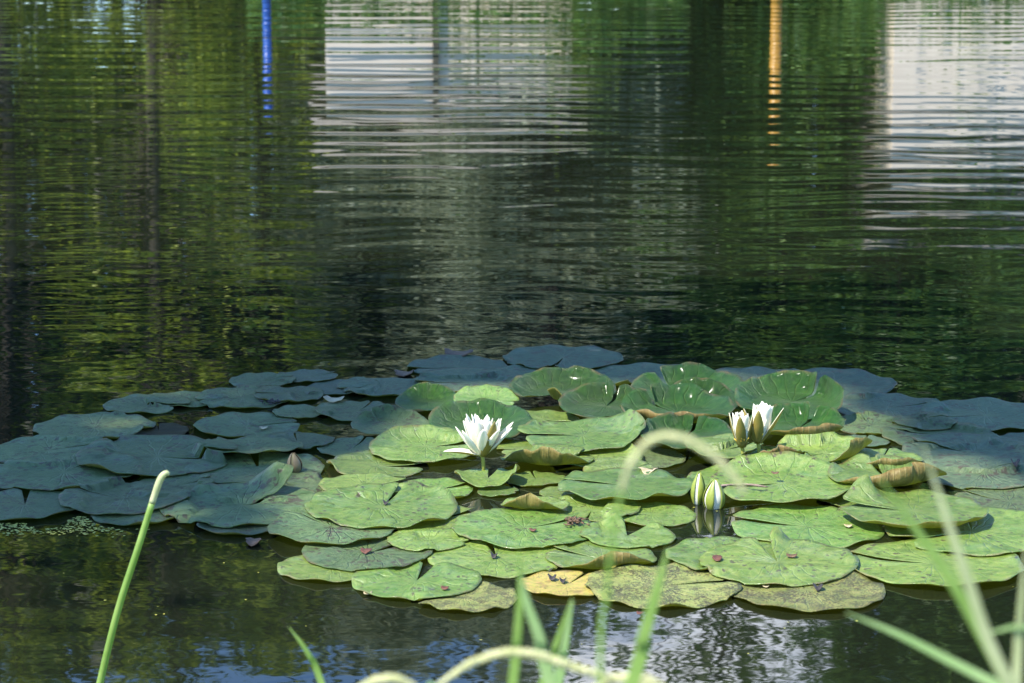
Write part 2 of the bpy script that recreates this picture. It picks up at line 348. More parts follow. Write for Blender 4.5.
GZ = .4
G_FAR = 'trees along the far bank'
p_dense = tree_proto(13, 2.9, 24000, None, .05, .095, 60, .36, seed=3)
p_yel = tree_proto(13, 2.7, 8500, None, .06, .085, 50, .28, seed=5)
p_will = tree_proto(12, 2.5, 19000, None, .12, .10, 60, .36, seed=8)
p_sparse = tree_proto(13, 2.3, 1500, None, .35, .15, 26, .5, seed=11)
t_dense = add_tree('broadleaf_tree', p_dense, L_DARK, (far_x(960, 41), 41, GZ), 'dense dark tree on the far bank behind the long pale house', G_FAR, scale=1.06)
t_yel = add_tree('broadleaf_tree', p_yel, L_YEL, (far_x(160, 39), 39, GZ), 'yellow-green tree on the far bank nearest the blue post', G_FAR, scale=1.02)
t_will = add_tree('willow_tree', p_will, L_GREY, (far_x(385, 41), 41, GZ), 'grey-green willow rising behind the small white house, blue post side', G_FAR, scale=1.0)
t_sp = add_tree('bare_tree', p_sparse, L_MID, (far_x(715, 45), 45, GZ), 'thin sparse tree with bare limbs showing against the white cloud', G_FAR, scale=1.2)
FAR = [(t_yel, 0, 40, 1.06, 1.2, 'tall yellow-green tree on the far bank at the dark shaded corner'),
       (t_yel, -170, 40, 1.1, 2.9, 'yellow-green tree farthest along the far bank from the orange post'),
       (t_yel, 265, 40, .92, 4.1, 'short yellow-green tree with sky gaps beside the blue post'),
       (t_dense, 330, 46, .86, 2.2, 'dark tree in the gap between blue post and white house'),
       (t_will, 528, 39.2, .96, 2.4, 'grey-green willow above the white house, orange post side'),
       (t_will, 455, 39.8, .78, 1.1, 'lowest grey-green willow squeezed between its two taller neighbours'),
       (t_dense, 655, 41, .84, .8, 'dark green tree next to the white house wall end'),
       (t_dense, 690, 43, .70, 3.3, 'low dark green tree behind the sparse bare tree'),
       (t_dense, 790, 41, .72, 5.0, 'dark green tree standing right behind the orange post'),
       (t_dense, 875, 40, .98, 1.7, 'tall dark tree at the near end of the long pale house'),
       (t_dense, 1080, 42, 1.12, 4.4, 'tallest dark tree behind the far end of the pale house')]
for src, px, D, s, rot, lab in FAR: dup_tree(src, (far_x(px, D), D, GZ), lab, s, rot)
t_back = None
for px, s, rot, lab in [(-120, 1.2, .5, 'dark back-row tree beyond the farthest yellow-green tree'), (70, 1.15, 1.9, 'dark back-row tree between two tall yellow-green trees'),
                        (220, 1.1, 3.6, 'dark back-row tree behind the blue post'), (470, 1.1, 2.7, 'dark back-row tree behind the two willows'),
                        (600, 1.02, 4.6, 'dark back-row tree behind the end of the white house'), (335, 1.12, 1.3, 'dark back-row tree between blue post and the tallest willow'), (740, .72, 5.5, 'lowest dark back-row tree behind the orange post'),
                        (850, 1.0, .2, 'dark back-row tree before the long pale house'), (1000, 1.15, 2.0, 'dark back-row tree over the roof of the long pale house')]:
    if t_back is None: t_back = add_tree('broadleaf_tree', tree_proto(13, 3.3, 12000, None, .04, .2, 60, .6, seed=21), L_DEEP, (far_x(px, 50), 50, GZ), lab, G_FAR, scale=s, rot=rot)
    else: dup_tree(t_back, (far_x(px, 50), 50, GZ), lab, s, rot)

def box_vf(x0, x1, y0, y1, z0, z1):
    v = [(x, y, z) for z in (z0, z1) for y in (y0, y1) for x in (x0, x1)]
    return v, [(0, 2, 3, 1), (4, 5, 7, 6), (0, 1, 5, 4), (2, 6, 7, 3), (0, 4, 6, 2), (1, 3, 7, 5)]
M_WALL = plain('white_render', (.74, .61, .48), (.82, .70, .57), 4, .8, .3, .01)
M_ROOF = plain('roof_tile', (.16, .15, .13), (.26, .24, .21), 14, .8, .6, .02)
M_WIN = plain('window_glass', (.02, .025, .03), (.04, .045, .05), 3, .08, .05)
M_POSTW = plain('dark_timber', (.05, .045, .035), (.09, .08, .06), 8, .8, .5, .01)
def house(x0, x1, y0, depth, eave, ridge, label, nwin, posts=()):
    r = empty('house', ((x0 + x1) / 2, y0, GZ)); tag(r, label, 'house', 'houses on the far bank')
    hx = (x1 - x0) / 2
    link('wall', mesh('wall', *box_vf(-hx, hx, 0, depth, -.2, eave - GZ)), M_WALL, r, smooth=False)
    e = .25; ze, zr = eave - GZ + .003, ridge - GZ
    rv = [(-hx - e, -e, ze - .05), (hx + e, -e, ze - .05), (hx + e, depth / 2, zr), (-hx - e, depth / 2, zr), (hx + e, depth + e, ze - .05), (-hx - e, depth + e, ze - .05)]
    link('roof', mesh('roof', rv, [(0, 1, 2, 3), (3, 2, 4, 5), (1, 4, 2), (0, 3, 5), (0, 5, 4, 1)]), M_ROOF, r, smooth=False)
    for i in range(nwin):
        cx = -hx + (i + .5) * 2 * hx / nwin
        w = link('window', mesh('window', *box_vf(cx - .35, cx + .35, -.04, .0, .0, .5)), M_WALL, r, smooth=False)
        link('pane', mesh('pane', *box_vf(cx - .3, cx + .3, -.05, -.041, .05, .45)), M_WIN, w, smooth=False)
    for px in posts:
        link('post', mesh('post', *box_vf(px - .04, px + .04, -.10, -.02, -.3, eave - GZ - .06)), M_POSTW, r, smooth=False)
    return r
hx0, hx1 = far_x(326, 37), far_x(572, 37)
house(hx0, hx1, 37, 3, 2.6, 3.2, 'small white house on the far bank, mirrored between blue post and willows', 2, posts=(far_x(436, 37) - (hx0 + hx1) / 2,))
house(far_x(893, 38), 13, 38, 5, 3.75, 5.0, 'long pale house on the far bank, widest white mirror streaks', 5)
def post(px, D, top, rad, mat, name, label):
    r = empty(name, (far_x(px, D), D, GZ - .1)); tag(r, label, 'post')
    h = top - GZ
    v, f = tube_vf([Vector((0, 0, z)) for z in (0, h * .5, h)], rad, 14); link('shaft', mesh('shaft', v, f), mat, r)
    v, f = tube_vf([Vector((0, 0, h + z)) for z in (0.002, .04, .09, .12)], [rad * 1.25, rad * 1.3, rad * .9, rad * .2], 14); link('cap', mesh('cap', v, f), mat, r)
    v, f = tube_vf([Vector((0, 0, z)) for z in (-.1, .12)], [rad * 1.6, rad * 1.4], 14); link('base', mesh('base', v, f), M_POSTW, r)
post(268, 34, 2.05, .055, plain('blue_paint', (.012, .06, .28), (.025, .10, .38), 5, .4, .1), 'blue_post', 'blue painted post on the far bank seen as a blue streak')
post(775, 34, 2.15, .075, plain('orange_paint', (.36, .17, .02), (.46, .25, .035), 5, .4, .1), 'orange_post', 'orange painted post on the far bank seen as an orange streak')

def added_hedge(x0, x1, y, h, depth, n, label):  # unseen foliage belts, added to darken mirrored ripples and close low sky gaps
    r = empty('added_hedge', ((x0 + x1) / 2, y, GZ)); tag(r, label, 'added_hedge', 'foliage belts added on the far bank'); hx = (x1 - x0) / 2
    pts = np.stack([rng.uniform(-hx, hx, n), rng.uniform(-depth / 2, depth / 2, n), h * np.sqrt(rng.random(n)) * (1 + .12 * np.sin(rng.uniform(0, 9, n)))], 1)
    link('foliage', leaf_cloud(pts, .09 * (.6 + .8 * rng.random(n))), L_DARK, r, smooth=False)
added_hedge(-3.6, 2.4, 35.2, .95, .7, 2600, 'low foliage belt added to stripe the mirrored small white house')
added_hedge(4.6, 12.0, 35.4, .95, .7, 3000, 'low foliage belt added to stripe the mirrored long pale house')
added_hedge(-15, 15, 47.5, 3.2, 1.2, 9000, 'tall foliage belt added behind the far trees to block low sky')
def shrub(px, D, h, n, label):
    r = empty('shrub', (far_x(px, D), D, GZ)); tag(r, label, 'shrub'); c = rng.normal(size=(n, 3)) * np.array([.34, .3, h * .24]) + np.array([0, 0, h * .5])
    link('foliage', leaf_cloud(c[c[:, 2] > .05], .09 * (.6 + .8 * rng.random((c[:, 2] > .05).sum()))), L_MID, r, smooth=False)
    v, f = tube_vf([Vector((0, 0, z)) for z in (-.2, h * .4, h * .8)], [.03, .02, .008], 6); link('stem', mesh('stem', v, f), M_BARK, r)
shrub(574, 36, 2.4, 700, 'leafy shrub hiding one corner of the small white house')
shrub(478, 36.2, 2.3, 150, 'thin loose shrub before the white wall beside the leafy one')
# ------------------------------------------------------------------ overhanging tree on the near side bank (casts the dappled shade)
def over_tree():
    base = Vector((-8.8, 3.5, .35)); r = empty('overhanging_tree', base); tag(r, 'big leaning tree on the side bank shading the pads', 'tree')
    v, f = [], []
    top = Vector((2.8, -.2, 8.6)); P = catmull([(0, 0, -.4), (.3, 0, 3), (1.2, -.1, 6.0), top], 6)
    tube_vf(P, [.24 * (1 - .65 * i / (len(P) - 1)) for i in range(len(P))], 10, v, f)
    # shaded ground areas (world metres on the water) and the leaves above them, up the sun's direction
    areas = [(-2.4, -.3, 4.75, 7.5, 46), (-.5, .9, 5.9, 7.5, 22), (.2, 1.9, 5.1, 7.2, 26)]
    cs = []
    for x0, x1, y0, y1, n in areas:
        for _ in range(n):
            h = 7.2 + 2.6 * random.random(); q = Vector((random.uniform(x0, x1), random.uniform(y0, y1), 0)) + SD * (h / SD.z); cs.append(q - base)
    pts = []
    for c in cs:
        s = P[min(len(P) - 1, random.randint(9, len(P) - 1))]
        lp = catmull([s, s.lerp(c, .5) + Vector((0, 0, .35)), c], 3)
        gg = [q + base - SD * ((q + base).z / SD.z) for q in lp]
        if not any(-.33 < q.x < .9 and q.y < 6.25 for q in gg): tube_vf(lp, [.05, .045, .04, .032, .025, .018, .01], 5, v, f)
        k = 190; pts.append(np.array(c) + rng.normal(size=(k, 3)) * np.array([.24, .24, .2]))
    link('trunk', mesh('trunk', v, f), M_BARK, r)
    pts = np.concatenate(pts)
    # the crown is thin where the sun reaches the middle of the pads
    W3 = pts + np.array(base); G = W3 - np.array(SD)[None, :] * (W3[:, 2:3] / SD.z)
    keep = np.ones(len(pts), bool)
    for i, (gx_, gy_) in enumerate(G[:, :2]):
        wob = .34 * mnoise.noise(Vector((gx_ * 3.2, gy_ * 3.2, 1.5))) + .12 * mnoise.noise(Vector((gx_ * 9, gy_ * 9, 4.)))
        hole = mnoise.noise(Vector((gx_ * 7, gy_ * 9, 8.)))
        sl = (-.42 if gy_ < 5.55 else -.42 + (gy_ - 5.55) * .26) + wob * .6
        edge = (6.40 if gx_ < .86 else 5.95 - (gx_ - .86) * 2.6) + wob * .8
        if gx_ > sl and gy_ < edge: keep[i] = False
        elif .1 < gx_ < .9 and gy_ < 6.4 and hole > -.2: keep[i] = False
        elif gx_ > .85 and hole > .22: keep[i] = False
        elif gx_ < -.4 and hole > .36: keep[i] = False
    pts = pts[keep]
    link('crown', leaf_cloud(pts, .10 * (.6 + .8 * rng.random(len(pts)))), L_MID, r, smooth=False)
over_tree()

# ------------------------------------------------------------------ lily pads
HG = {}                                  # height map of what already lies on the water, 8 mm cells
CELL = .008
def hkey(x, y): return (int(round(x / CELL)), int(round(y / CELL)))
PADS = []
def P(x0, x1, cy, label, L=1, z=0., n=None, nw=None, c=(), v='c', tilt=(0, 0), wave=1.):
    PADS.append(dict(x0=x0, x1=x1, cy=cy, label=label, L=L, z=z, n=n, nw=nw, c=c, v=v, tilt=tilt, wave=wave))

def build_pad(d):
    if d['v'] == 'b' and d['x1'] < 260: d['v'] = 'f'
    rs = random.Random(hash((d['x0'], d['x1'], d['cy'])) & 0xffff)
    ctr = at_z((d['x0'] + d['x1']) / 2, d['cy'], d['z'] + .004); dist = (ctr - cam.location).length
    Rp = (d['x1'] - d['x0']) / 2 * dist / FPX * 1.05
    NR, NA = 13, 84
    n = d['n'] if d['n'] is not None else rs.choice([70, 100, 130, 200, 340, 20])
    nw = d['nw'] if d['nw'] is not None else rs.uniform(3, 10)
    ph = [rs.uniform(0, 6.28) for _ in range(6)]; asp = rs.uniform(.95, 1.09); wv = d['wave']
    verts = [(0, 0, 0)]; uvs = [(0, 0)]; steep = [0.]
    a0 = R(n + nw / 2); span = R(360 - nw); prof = []
    for j in range(NA + 1):
        t = j / NA; th = a0 + span * t
        e = min(t, 1 - t) * (360 - nw)          # degrees from the nearest lobe edge
        rmax = Rp * (1 + .018 * math.sin(2 * th + ph[0]) + .010 * math.sin(3 * th + ph[1]) + .006 * wv * math.sin(13 * th + ph[2]) + .005 * wv * math.sin(17 * th + ph[3]))
        rmax *= 1 - .16 * max(0, 1 - e / 9) ** 2
        rho = zz = 0; col = []
        for i in range(1, NR + 1):
            q = i / NR
            al = wv * R(1.6) * q ** 3 * math.sin(5 * th + ph[4]) + wv * R(4.5) * max(0, q - .6) / .4 * math.sin(9 * th + ph[5])
            for (ca, cw, A, r0) in d['c']:
                dd = (math.degrees(th) - ca + 180) % 360 - 180
                k = max(0, (q - r0) / (1 - r0)); al += R(A) * math.exp(-(dd / cw) ** 2) * (min(1, k * 2.6) ** .8 if d['v'] == 'g' and A < 80 else k ** .8) * (1 + .13 * math.sin(th * 3.0 + ph[1]) + .10 * math.sin(th * 7.3 + ph[2]) + .05 * math.sin(th * 17 + ph[4]))
            # slack near the notch: lobe edges lift a little
            al += R(6) * max(0, 1 - e / 16) * q
            dr = rmax / NR; rho += math.cos(al) * dr; zz += math.sin(al) * dr
            col.append((math.cos(th) * rho, math.sin(th) * rho * asp, zz, math.cos(th) * q, math.sin(th) * q, al))
        prof.append(col)
    for j in range(NA + 1):
        for i in range(NR):
            x, y, z, u, w, al = prof[j][i]; verts.append((x, y, z)); uvs.append((u, w)); steep.append(al)
    V = np.array(verts); tx, ty = d['tilt']
    V[:, 2] += math.tan(R(tx)) * V[:, 0] + math.tan(R(ty)) * V[:, 1]
    V[:, 2] += .004 + d['z'] + .0015 * np.sin(V[:, 0] * 31 + ph[0]) * np.cos(V[:, 1] * 27 + ph[1])
    wx, wy = V[:, 0] + ctr.x, V[:, 1] + ctr.y
    V[:, 2] = np.maximum(V[:, 2], .0022)
    # lie on what is already there
    for k in range(len(V)):
        kx, ky = hkey(wx[k], wy[k]); h = 0
        for ox in (-1, 0, 1):
            for oy in (-1, 0, 1): h = max(h, HG.get((kx + ox, ky + oy), 0))
        if h and V[k, 2] < h + .0035: V[k, 2] = min(h + .0035, V[k, 2] + .03)
    # write into the height map
    G = V[1:].reshape(NA + 1, NR, 3); S = np.array(steep[1:]).reshape(NA + 1, NR)
    for j in range(NA):
        for i in range(NR - 1):
            if abs(S[j, i]) > .6: continue
            for a in (0, .34, .67):
                for b in (0, .5):
                    p = (G[j, i] * (1 - a) + G[j + 1, i] * a) * (1 - b) + (G[j, i + 1] * (1 - a) + G[j + 1, i + 1] * a) * b
                    k = hkey(p[0] + ctr.x, p[1] + ctr.y); z = min(p[2], .045)
                    if z > HG.get(k, 0): HG[k] = z
    F = []
    idx = lambda j, i: 1 + j * NR + i
    for j in range(NA):
        F.append((0, idx(j, 0), idx(j + 1, 0)))
        for i in range(NR - 1): F.append((idx(j, i), idx(j, i + 1), idx(j + 1, i + 1), idx(j + 1, i)))
    me = mesh('lily_pad', V, F); uvl = me.uv_layers.new(name='UVMap')
    U = np.array(uvs) * .5 + .5; li = np.zeros(len(me.loops), int); me.loops.foreach_get('vertex_index', li)
    uvl.data.foreach_set('uv', U[li].ravel())
    o = link('lily_pad', me, [PT[d['v']], PU]); o.location = (ctr.x, ctr.y, 0)
    m = o.modifiers.new('thickness', 'SOLIDIFY'); m.thickness = .0016; m.offset = -1; m.material_offset = 1; m.material_offset_rim = 0
    tag(o, d['label'], 'lily pad', 'lily pads floating on the pond')
    if d['z'] > .015:
        zc = float(V[0, 2]); pts = catmull([(0, 0, zc - .003), (.006, .01, zc * .4), (.02, .03, -.05)], 4)
        v, f = tube_vf(pts, .0042, 8); link('leaf_stalk', mesh('leaf_stalk', v, f), M_STALK, o)
    return o

BACK = (90, 60, 55, .45)
# shaded pads, far side first
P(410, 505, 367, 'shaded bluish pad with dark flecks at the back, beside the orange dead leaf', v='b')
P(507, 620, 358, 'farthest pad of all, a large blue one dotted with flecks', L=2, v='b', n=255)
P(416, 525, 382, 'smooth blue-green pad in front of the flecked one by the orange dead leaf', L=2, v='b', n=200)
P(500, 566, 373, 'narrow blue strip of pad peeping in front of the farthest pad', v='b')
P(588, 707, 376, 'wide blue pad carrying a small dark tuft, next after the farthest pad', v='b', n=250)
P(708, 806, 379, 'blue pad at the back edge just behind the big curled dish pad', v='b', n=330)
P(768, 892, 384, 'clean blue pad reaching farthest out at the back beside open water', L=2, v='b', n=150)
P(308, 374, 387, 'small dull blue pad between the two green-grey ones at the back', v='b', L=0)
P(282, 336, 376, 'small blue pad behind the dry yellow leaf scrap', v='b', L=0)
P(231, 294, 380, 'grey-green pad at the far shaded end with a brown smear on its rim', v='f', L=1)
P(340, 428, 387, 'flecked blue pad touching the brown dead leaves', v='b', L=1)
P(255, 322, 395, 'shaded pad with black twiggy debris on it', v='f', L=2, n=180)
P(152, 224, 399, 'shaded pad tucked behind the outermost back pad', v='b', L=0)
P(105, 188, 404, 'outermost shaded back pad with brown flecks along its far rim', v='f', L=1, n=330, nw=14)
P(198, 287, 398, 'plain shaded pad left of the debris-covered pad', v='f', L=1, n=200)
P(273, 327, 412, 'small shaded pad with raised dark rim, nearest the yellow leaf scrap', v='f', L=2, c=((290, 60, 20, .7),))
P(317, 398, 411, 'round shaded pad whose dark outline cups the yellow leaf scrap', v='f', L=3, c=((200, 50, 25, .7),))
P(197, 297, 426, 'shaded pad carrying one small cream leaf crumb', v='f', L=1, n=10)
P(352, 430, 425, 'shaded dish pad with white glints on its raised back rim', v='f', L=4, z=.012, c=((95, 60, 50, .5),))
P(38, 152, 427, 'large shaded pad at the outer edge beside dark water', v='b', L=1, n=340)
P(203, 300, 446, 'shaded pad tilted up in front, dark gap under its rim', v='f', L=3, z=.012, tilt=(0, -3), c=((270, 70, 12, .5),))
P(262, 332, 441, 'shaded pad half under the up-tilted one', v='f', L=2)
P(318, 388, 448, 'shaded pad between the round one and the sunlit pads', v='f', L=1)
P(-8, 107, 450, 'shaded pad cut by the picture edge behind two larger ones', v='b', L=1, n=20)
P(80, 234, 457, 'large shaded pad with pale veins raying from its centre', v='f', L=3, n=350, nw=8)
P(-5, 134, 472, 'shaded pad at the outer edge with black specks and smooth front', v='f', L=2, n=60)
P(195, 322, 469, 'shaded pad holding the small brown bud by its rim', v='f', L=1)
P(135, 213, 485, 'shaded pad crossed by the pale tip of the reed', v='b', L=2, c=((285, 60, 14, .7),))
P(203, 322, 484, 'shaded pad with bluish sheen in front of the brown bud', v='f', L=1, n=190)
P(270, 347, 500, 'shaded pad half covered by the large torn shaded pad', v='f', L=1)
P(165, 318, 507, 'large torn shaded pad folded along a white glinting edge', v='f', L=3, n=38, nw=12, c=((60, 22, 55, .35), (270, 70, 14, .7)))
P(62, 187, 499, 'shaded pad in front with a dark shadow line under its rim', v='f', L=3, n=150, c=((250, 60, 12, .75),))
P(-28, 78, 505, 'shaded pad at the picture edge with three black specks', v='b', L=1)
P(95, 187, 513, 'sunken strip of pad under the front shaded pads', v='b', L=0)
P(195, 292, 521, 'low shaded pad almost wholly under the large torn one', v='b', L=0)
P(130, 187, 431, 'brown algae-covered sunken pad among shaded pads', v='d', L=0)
# middle, half lit
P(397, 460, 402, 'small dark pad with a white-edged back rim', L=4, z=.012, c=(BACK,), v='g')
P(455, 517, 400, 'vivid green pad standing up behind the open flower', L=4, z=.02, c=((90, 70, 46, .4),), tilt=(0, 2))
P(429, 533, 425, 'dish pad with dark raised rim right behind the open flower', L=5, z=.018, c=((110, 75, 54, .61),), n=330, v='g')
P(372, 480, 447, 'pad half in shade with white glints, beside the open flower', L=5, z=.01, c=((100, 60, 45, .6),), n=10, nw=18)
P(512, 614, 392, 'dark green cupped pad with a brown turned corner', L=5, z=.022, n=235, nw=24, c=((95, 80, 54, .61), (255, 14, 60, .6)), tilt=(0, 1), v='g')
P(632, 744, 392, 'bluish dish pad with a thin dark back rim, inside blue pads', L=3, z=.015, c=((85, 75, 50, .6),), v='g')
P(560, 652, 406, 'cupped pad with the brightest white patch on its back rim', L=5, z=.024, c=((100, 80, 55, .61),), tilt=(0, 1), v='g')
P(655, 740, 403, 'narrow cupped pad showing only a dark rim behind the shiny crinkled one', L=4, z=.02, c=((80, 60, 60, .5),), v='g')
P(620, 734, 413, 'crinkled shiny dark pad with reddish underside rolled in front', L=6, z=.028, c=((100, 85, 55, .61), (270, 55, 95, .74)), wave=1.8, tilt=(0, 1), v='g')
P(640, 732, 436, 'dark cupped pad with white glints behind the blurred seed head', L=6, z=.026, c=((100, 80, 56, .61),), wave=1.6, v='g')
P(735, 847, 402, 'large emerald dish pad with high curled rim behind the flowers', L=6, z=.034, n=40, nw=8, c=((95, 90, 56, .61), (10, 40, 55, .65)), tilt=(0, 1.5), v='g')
P(750, 846, 428, 'second emerald dish pad with brown rolled front rim', L=7, z=.036, n=60, nw=10, c=((95, 85, 55, .61), (290, 60, 100, .72)), tilt=(0, 1.5), wave=1.6, v='g')
P(505, 578, 419, 'green pad lying just right of the open flower petals', L=3, n=330, nw=24)
P(520, 647, 435, 'broad sunlit pad with its one side standing up dark green', L=6, z=.018, c=((20, 40, 62, .55), (330, 30, 30, .7)), n=190, nw=16)
P(555, 640, 456, 'bright pad with pointed raised corners below the broad sunlit one', L=5, z=.008, n=160, nw=26, c=((30, 30, 40, .6),))
P(498, 558, 448, 'small green pad right behind the folded yellow-backed pad', L=4)
P(600, 684, 457, 'bluish pad under the blurred seed head', v='f', L=3)
P(585, 652, 469, 'pad with tan rolled rim holding a cream leaf scrap', L=6, z=.008, c=((85, 50, 35, .6),))
# right, bluish
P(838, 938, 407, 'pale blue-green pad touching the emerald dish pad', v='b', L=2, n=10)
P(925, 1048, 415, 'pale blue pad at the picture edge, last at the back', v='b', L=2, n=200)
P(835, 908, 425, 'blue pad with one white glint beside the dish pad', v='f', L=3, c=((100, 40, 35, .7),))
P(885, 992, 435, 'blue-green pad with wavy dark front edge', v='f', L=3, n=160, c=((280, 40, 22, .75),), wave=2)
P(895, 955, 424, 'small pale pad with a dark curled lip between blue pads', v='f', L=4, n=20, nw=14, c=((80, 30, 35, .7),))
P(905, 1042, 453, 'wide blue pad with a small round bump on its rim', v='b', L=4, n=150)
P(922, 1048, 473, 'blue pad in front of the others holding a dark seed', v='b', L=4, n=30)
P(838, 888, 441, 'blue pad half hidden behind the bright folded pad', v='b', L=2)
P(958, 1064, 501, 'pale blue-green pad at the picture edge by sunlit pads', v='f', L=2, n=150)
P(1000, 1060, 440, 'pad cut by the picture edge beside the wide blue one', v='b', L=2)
# sunlit front and centre
P(503, 592, 460, 'folded pad showing a yellow veined underside in front', L=7, z=.01, c=((265, 48, 105, .42),), n=20, nw=20)
P(455, 521, 478, 'boat-shaped pad at the foot of the open flower stem', L=6, z=.008, c=((345, 45, 60, .35), (190, 40, 45, .45)), n=80, nw=20)
P(508, 564, 479, 'small lime pad under the folded yellow-backed pad', L=4)
P(478, 518, 491, 'small pale pad between boat-shaped and rolled pads', L=5)
P(502, 568, 505, 'pad rolled over in front, tan veined underside out', L=7, z=.008, c=((255, 45, 110, .42),), n=20)
P(540, 586, 492, 'small pad lying behind the rolled tan-backed pad', L=3)
P(328, 427, 465, 'sunlit pad with white-bright back edge, first from the shade', L=4, n=350, nw=18, c=((95, 30, 25, .7), (200, 20, 60, .8)))
P(320, 410, 485, 'sunlit pad with crisp straight front rim next to shade', L=5, z=.006, n=10, nw=26, c=((260, 60, 28, .82),))
P(388, 472, 490, 'flat sunlit pad bordering the dark water by the flower stem', L=4, n=20, nw=12)
P(308, 456, 507, 'wide sunlit pad with a dark insect-like scrap and wavy rim', L=6, z=.008, n=75, nw=6, c=((270, 80, 26, .8), (40, 14, 50, .8)), wave=1.5)
P(270, 393, 527, 'pad lit at one end only with thick dark front rim', L=5, z=.008, v='f', c=((265, 70, 26, .8),))
P(380, 484, 519, 'sunlit pad with a long notch towards the big plain pad', L=4, n=25, nw=14, c=((260, 50, 18, .8),))
P(280, 386, 567, 'lime pad lowest on the shaded side, under its neighbour', L=1, n=110)
P(304, 431, 552, 'pad half shaded with pinkish scrap and deep notch', L=3, n=35, nw=16, v='f', c=((250, 60, 12, .85),))
P(388, 470, 541, 'small sunlit pad with thin brown front rim', L=4, c=((250, 60, 16, .85),))
P(430, 564, 557, 'large plain pad with curved front rim over dark water', L=2, v='c', n=100, c=((260, 60, 10, .85),))
P(455, 594, 528, 'biggest plain sunlit pad in front of the tan-backed pad', L=5, z=.006, n=28, nw=9, c=((255, 70, 16, .85),))
P(355, 478, 581, 'heart-like pad with an open notch at its far side', L=2, n=78, nw=15, v='c')
P(413, 515, 597, 'yellowish crumb-covered pad nearest the camera, ragged notch', L=1, v='s', n=195, nw=20, wave=2)
P(521, 612, 584, 'yellowing orange-edged pad with dark crumbs', L=1, v='y', n=60)
P(545, 638, 510, 'sunlit pad behind the brown seed clump', L=4, n=260)
P(610, 693, 514, 'sunlit pad bordering the open water by the buds', L=3, n=200, nw=16)
P(560, 692, 485, 'broad sunlit pad with raised front rim and dark gap below', L=6, z=.014, n=170, nw=12, c=((290, 55, 26, .75),), wave=1.6)
P(581, 674, 536, 'pad with a pale upturned notch tip, behind the pinkish rolled one', L=5, n=75, nw=34, c=((104, 12, 45, .55),))
P(548, 655, 558, 'pad in front rolled up to show a flat pinkish underside strip', L=3, n=160, c=((285, 42, 100, .62),))
P(590, 737, 586, 'very speckled big pad with crinkled front rim', L=2, v='s', n=12, nw=9, wave=1.6)
P(668, 792, 556, 'pad with the red leaf scrap, under the notched pad', L=2, n=300)
P(703, 853, 562, 'big sunlit pad with a yellow midrib and upturned notch point', L=4, z=.005, n=98, nw=12, c=((86, 7, 34, .5), (250, 70, 10, .85)))
P(733, 879, 590, 'round crumb-strewn yellow-green pad nearest open front water', L=1, v='s', n=100)
P(733, 881, 526, 'large pad with two dark water slits pointing into it', L=3, n=172, nw=13, c=((300, 40, 14, .8),))
P(712, 852, 483, 'broad pad with white shine along its back rim', L=6, z=.018, n=200, nw=14, c=((90, 55, 42, .6), (290, 60, 14, .8)))
P(690, 790, 478, 'green pad under the broad shining one, by the upright bud', L=3)
P(685, 762, 450, 'bright green pad at the foot of the half-open flowers', L=6, z=.02, c=((170, 60, 40, .5), (330, 50, 45, .6)), n=30, nw=16)
P(735, 802, 459, 'reddish-backed pad folded up under the flowers', L=5, z=.01, c=((280, 60, 100, .35),), n=90)
P(778, 873, 453, 'brightest green folded pad with brown underside corner', L=8, z=.02, c=((100, 60, 48, .5), (320, 40, 120, .5)), n=215, nw=10)
P(838, 922, 460, 'pad with long tan rolled front rim behind the curled-leaf pad', L=6, z=.015, c=((280, 60, 95, .72),))
P(832, 942, 478, 'pad with fat brown rolled front edge by the blue pads', L=7, z=.018, c=((300, 40, 120, .5), (250, 40, 90, .75), (90, 50, 30, .6)), n=100)
P(820, 908, 498, 'lime pad peeping out behind the thick-rimmed pad', L=4)
P(843, 984, 511, 'big pad with thick yellow-green upturned front rim', L=6, z=.014, n=165, nw=10, c=((280, 80, 48, .78), (130, 14, 70, .5)))
P(890, 1054, 531, 'wide sunlit pad reaching the picture edge', L=3, n=210)
P(852, 1016, 564, 'large flat pad crossed by blurred reeds, notch to open water', L=2, n=165, nw=11)
for d in sorted(PADS, key=lambda q: q['L']):
    if not d['c'] and d['v'] != 'd':
        k = random.Random(d['x0'] * 3 + d['x1']); d['c'] = ((k.uniform(235, 310), k.uniform(35, 75), k.uniform(14, 36), k.uniform(.76, .89)), (k.uniform(0, 360), 25, k.uniform(-6, 16), .7))
    if d['tilt'] == (0, 0): k = random.Random(d['x1'] * 5 + d['x0']); d['tilt'] = (k.uniform(-1.2, 1.2), k.uniform(-.5, 1.3))
    build_pad(d)

def pad_height(x, y):
    kx, ky = hkey(x, y); return max([HG.get((kx + i, ky + j), 0) for i in (-1, 0, 1) for j in (-1, 0, 1)])

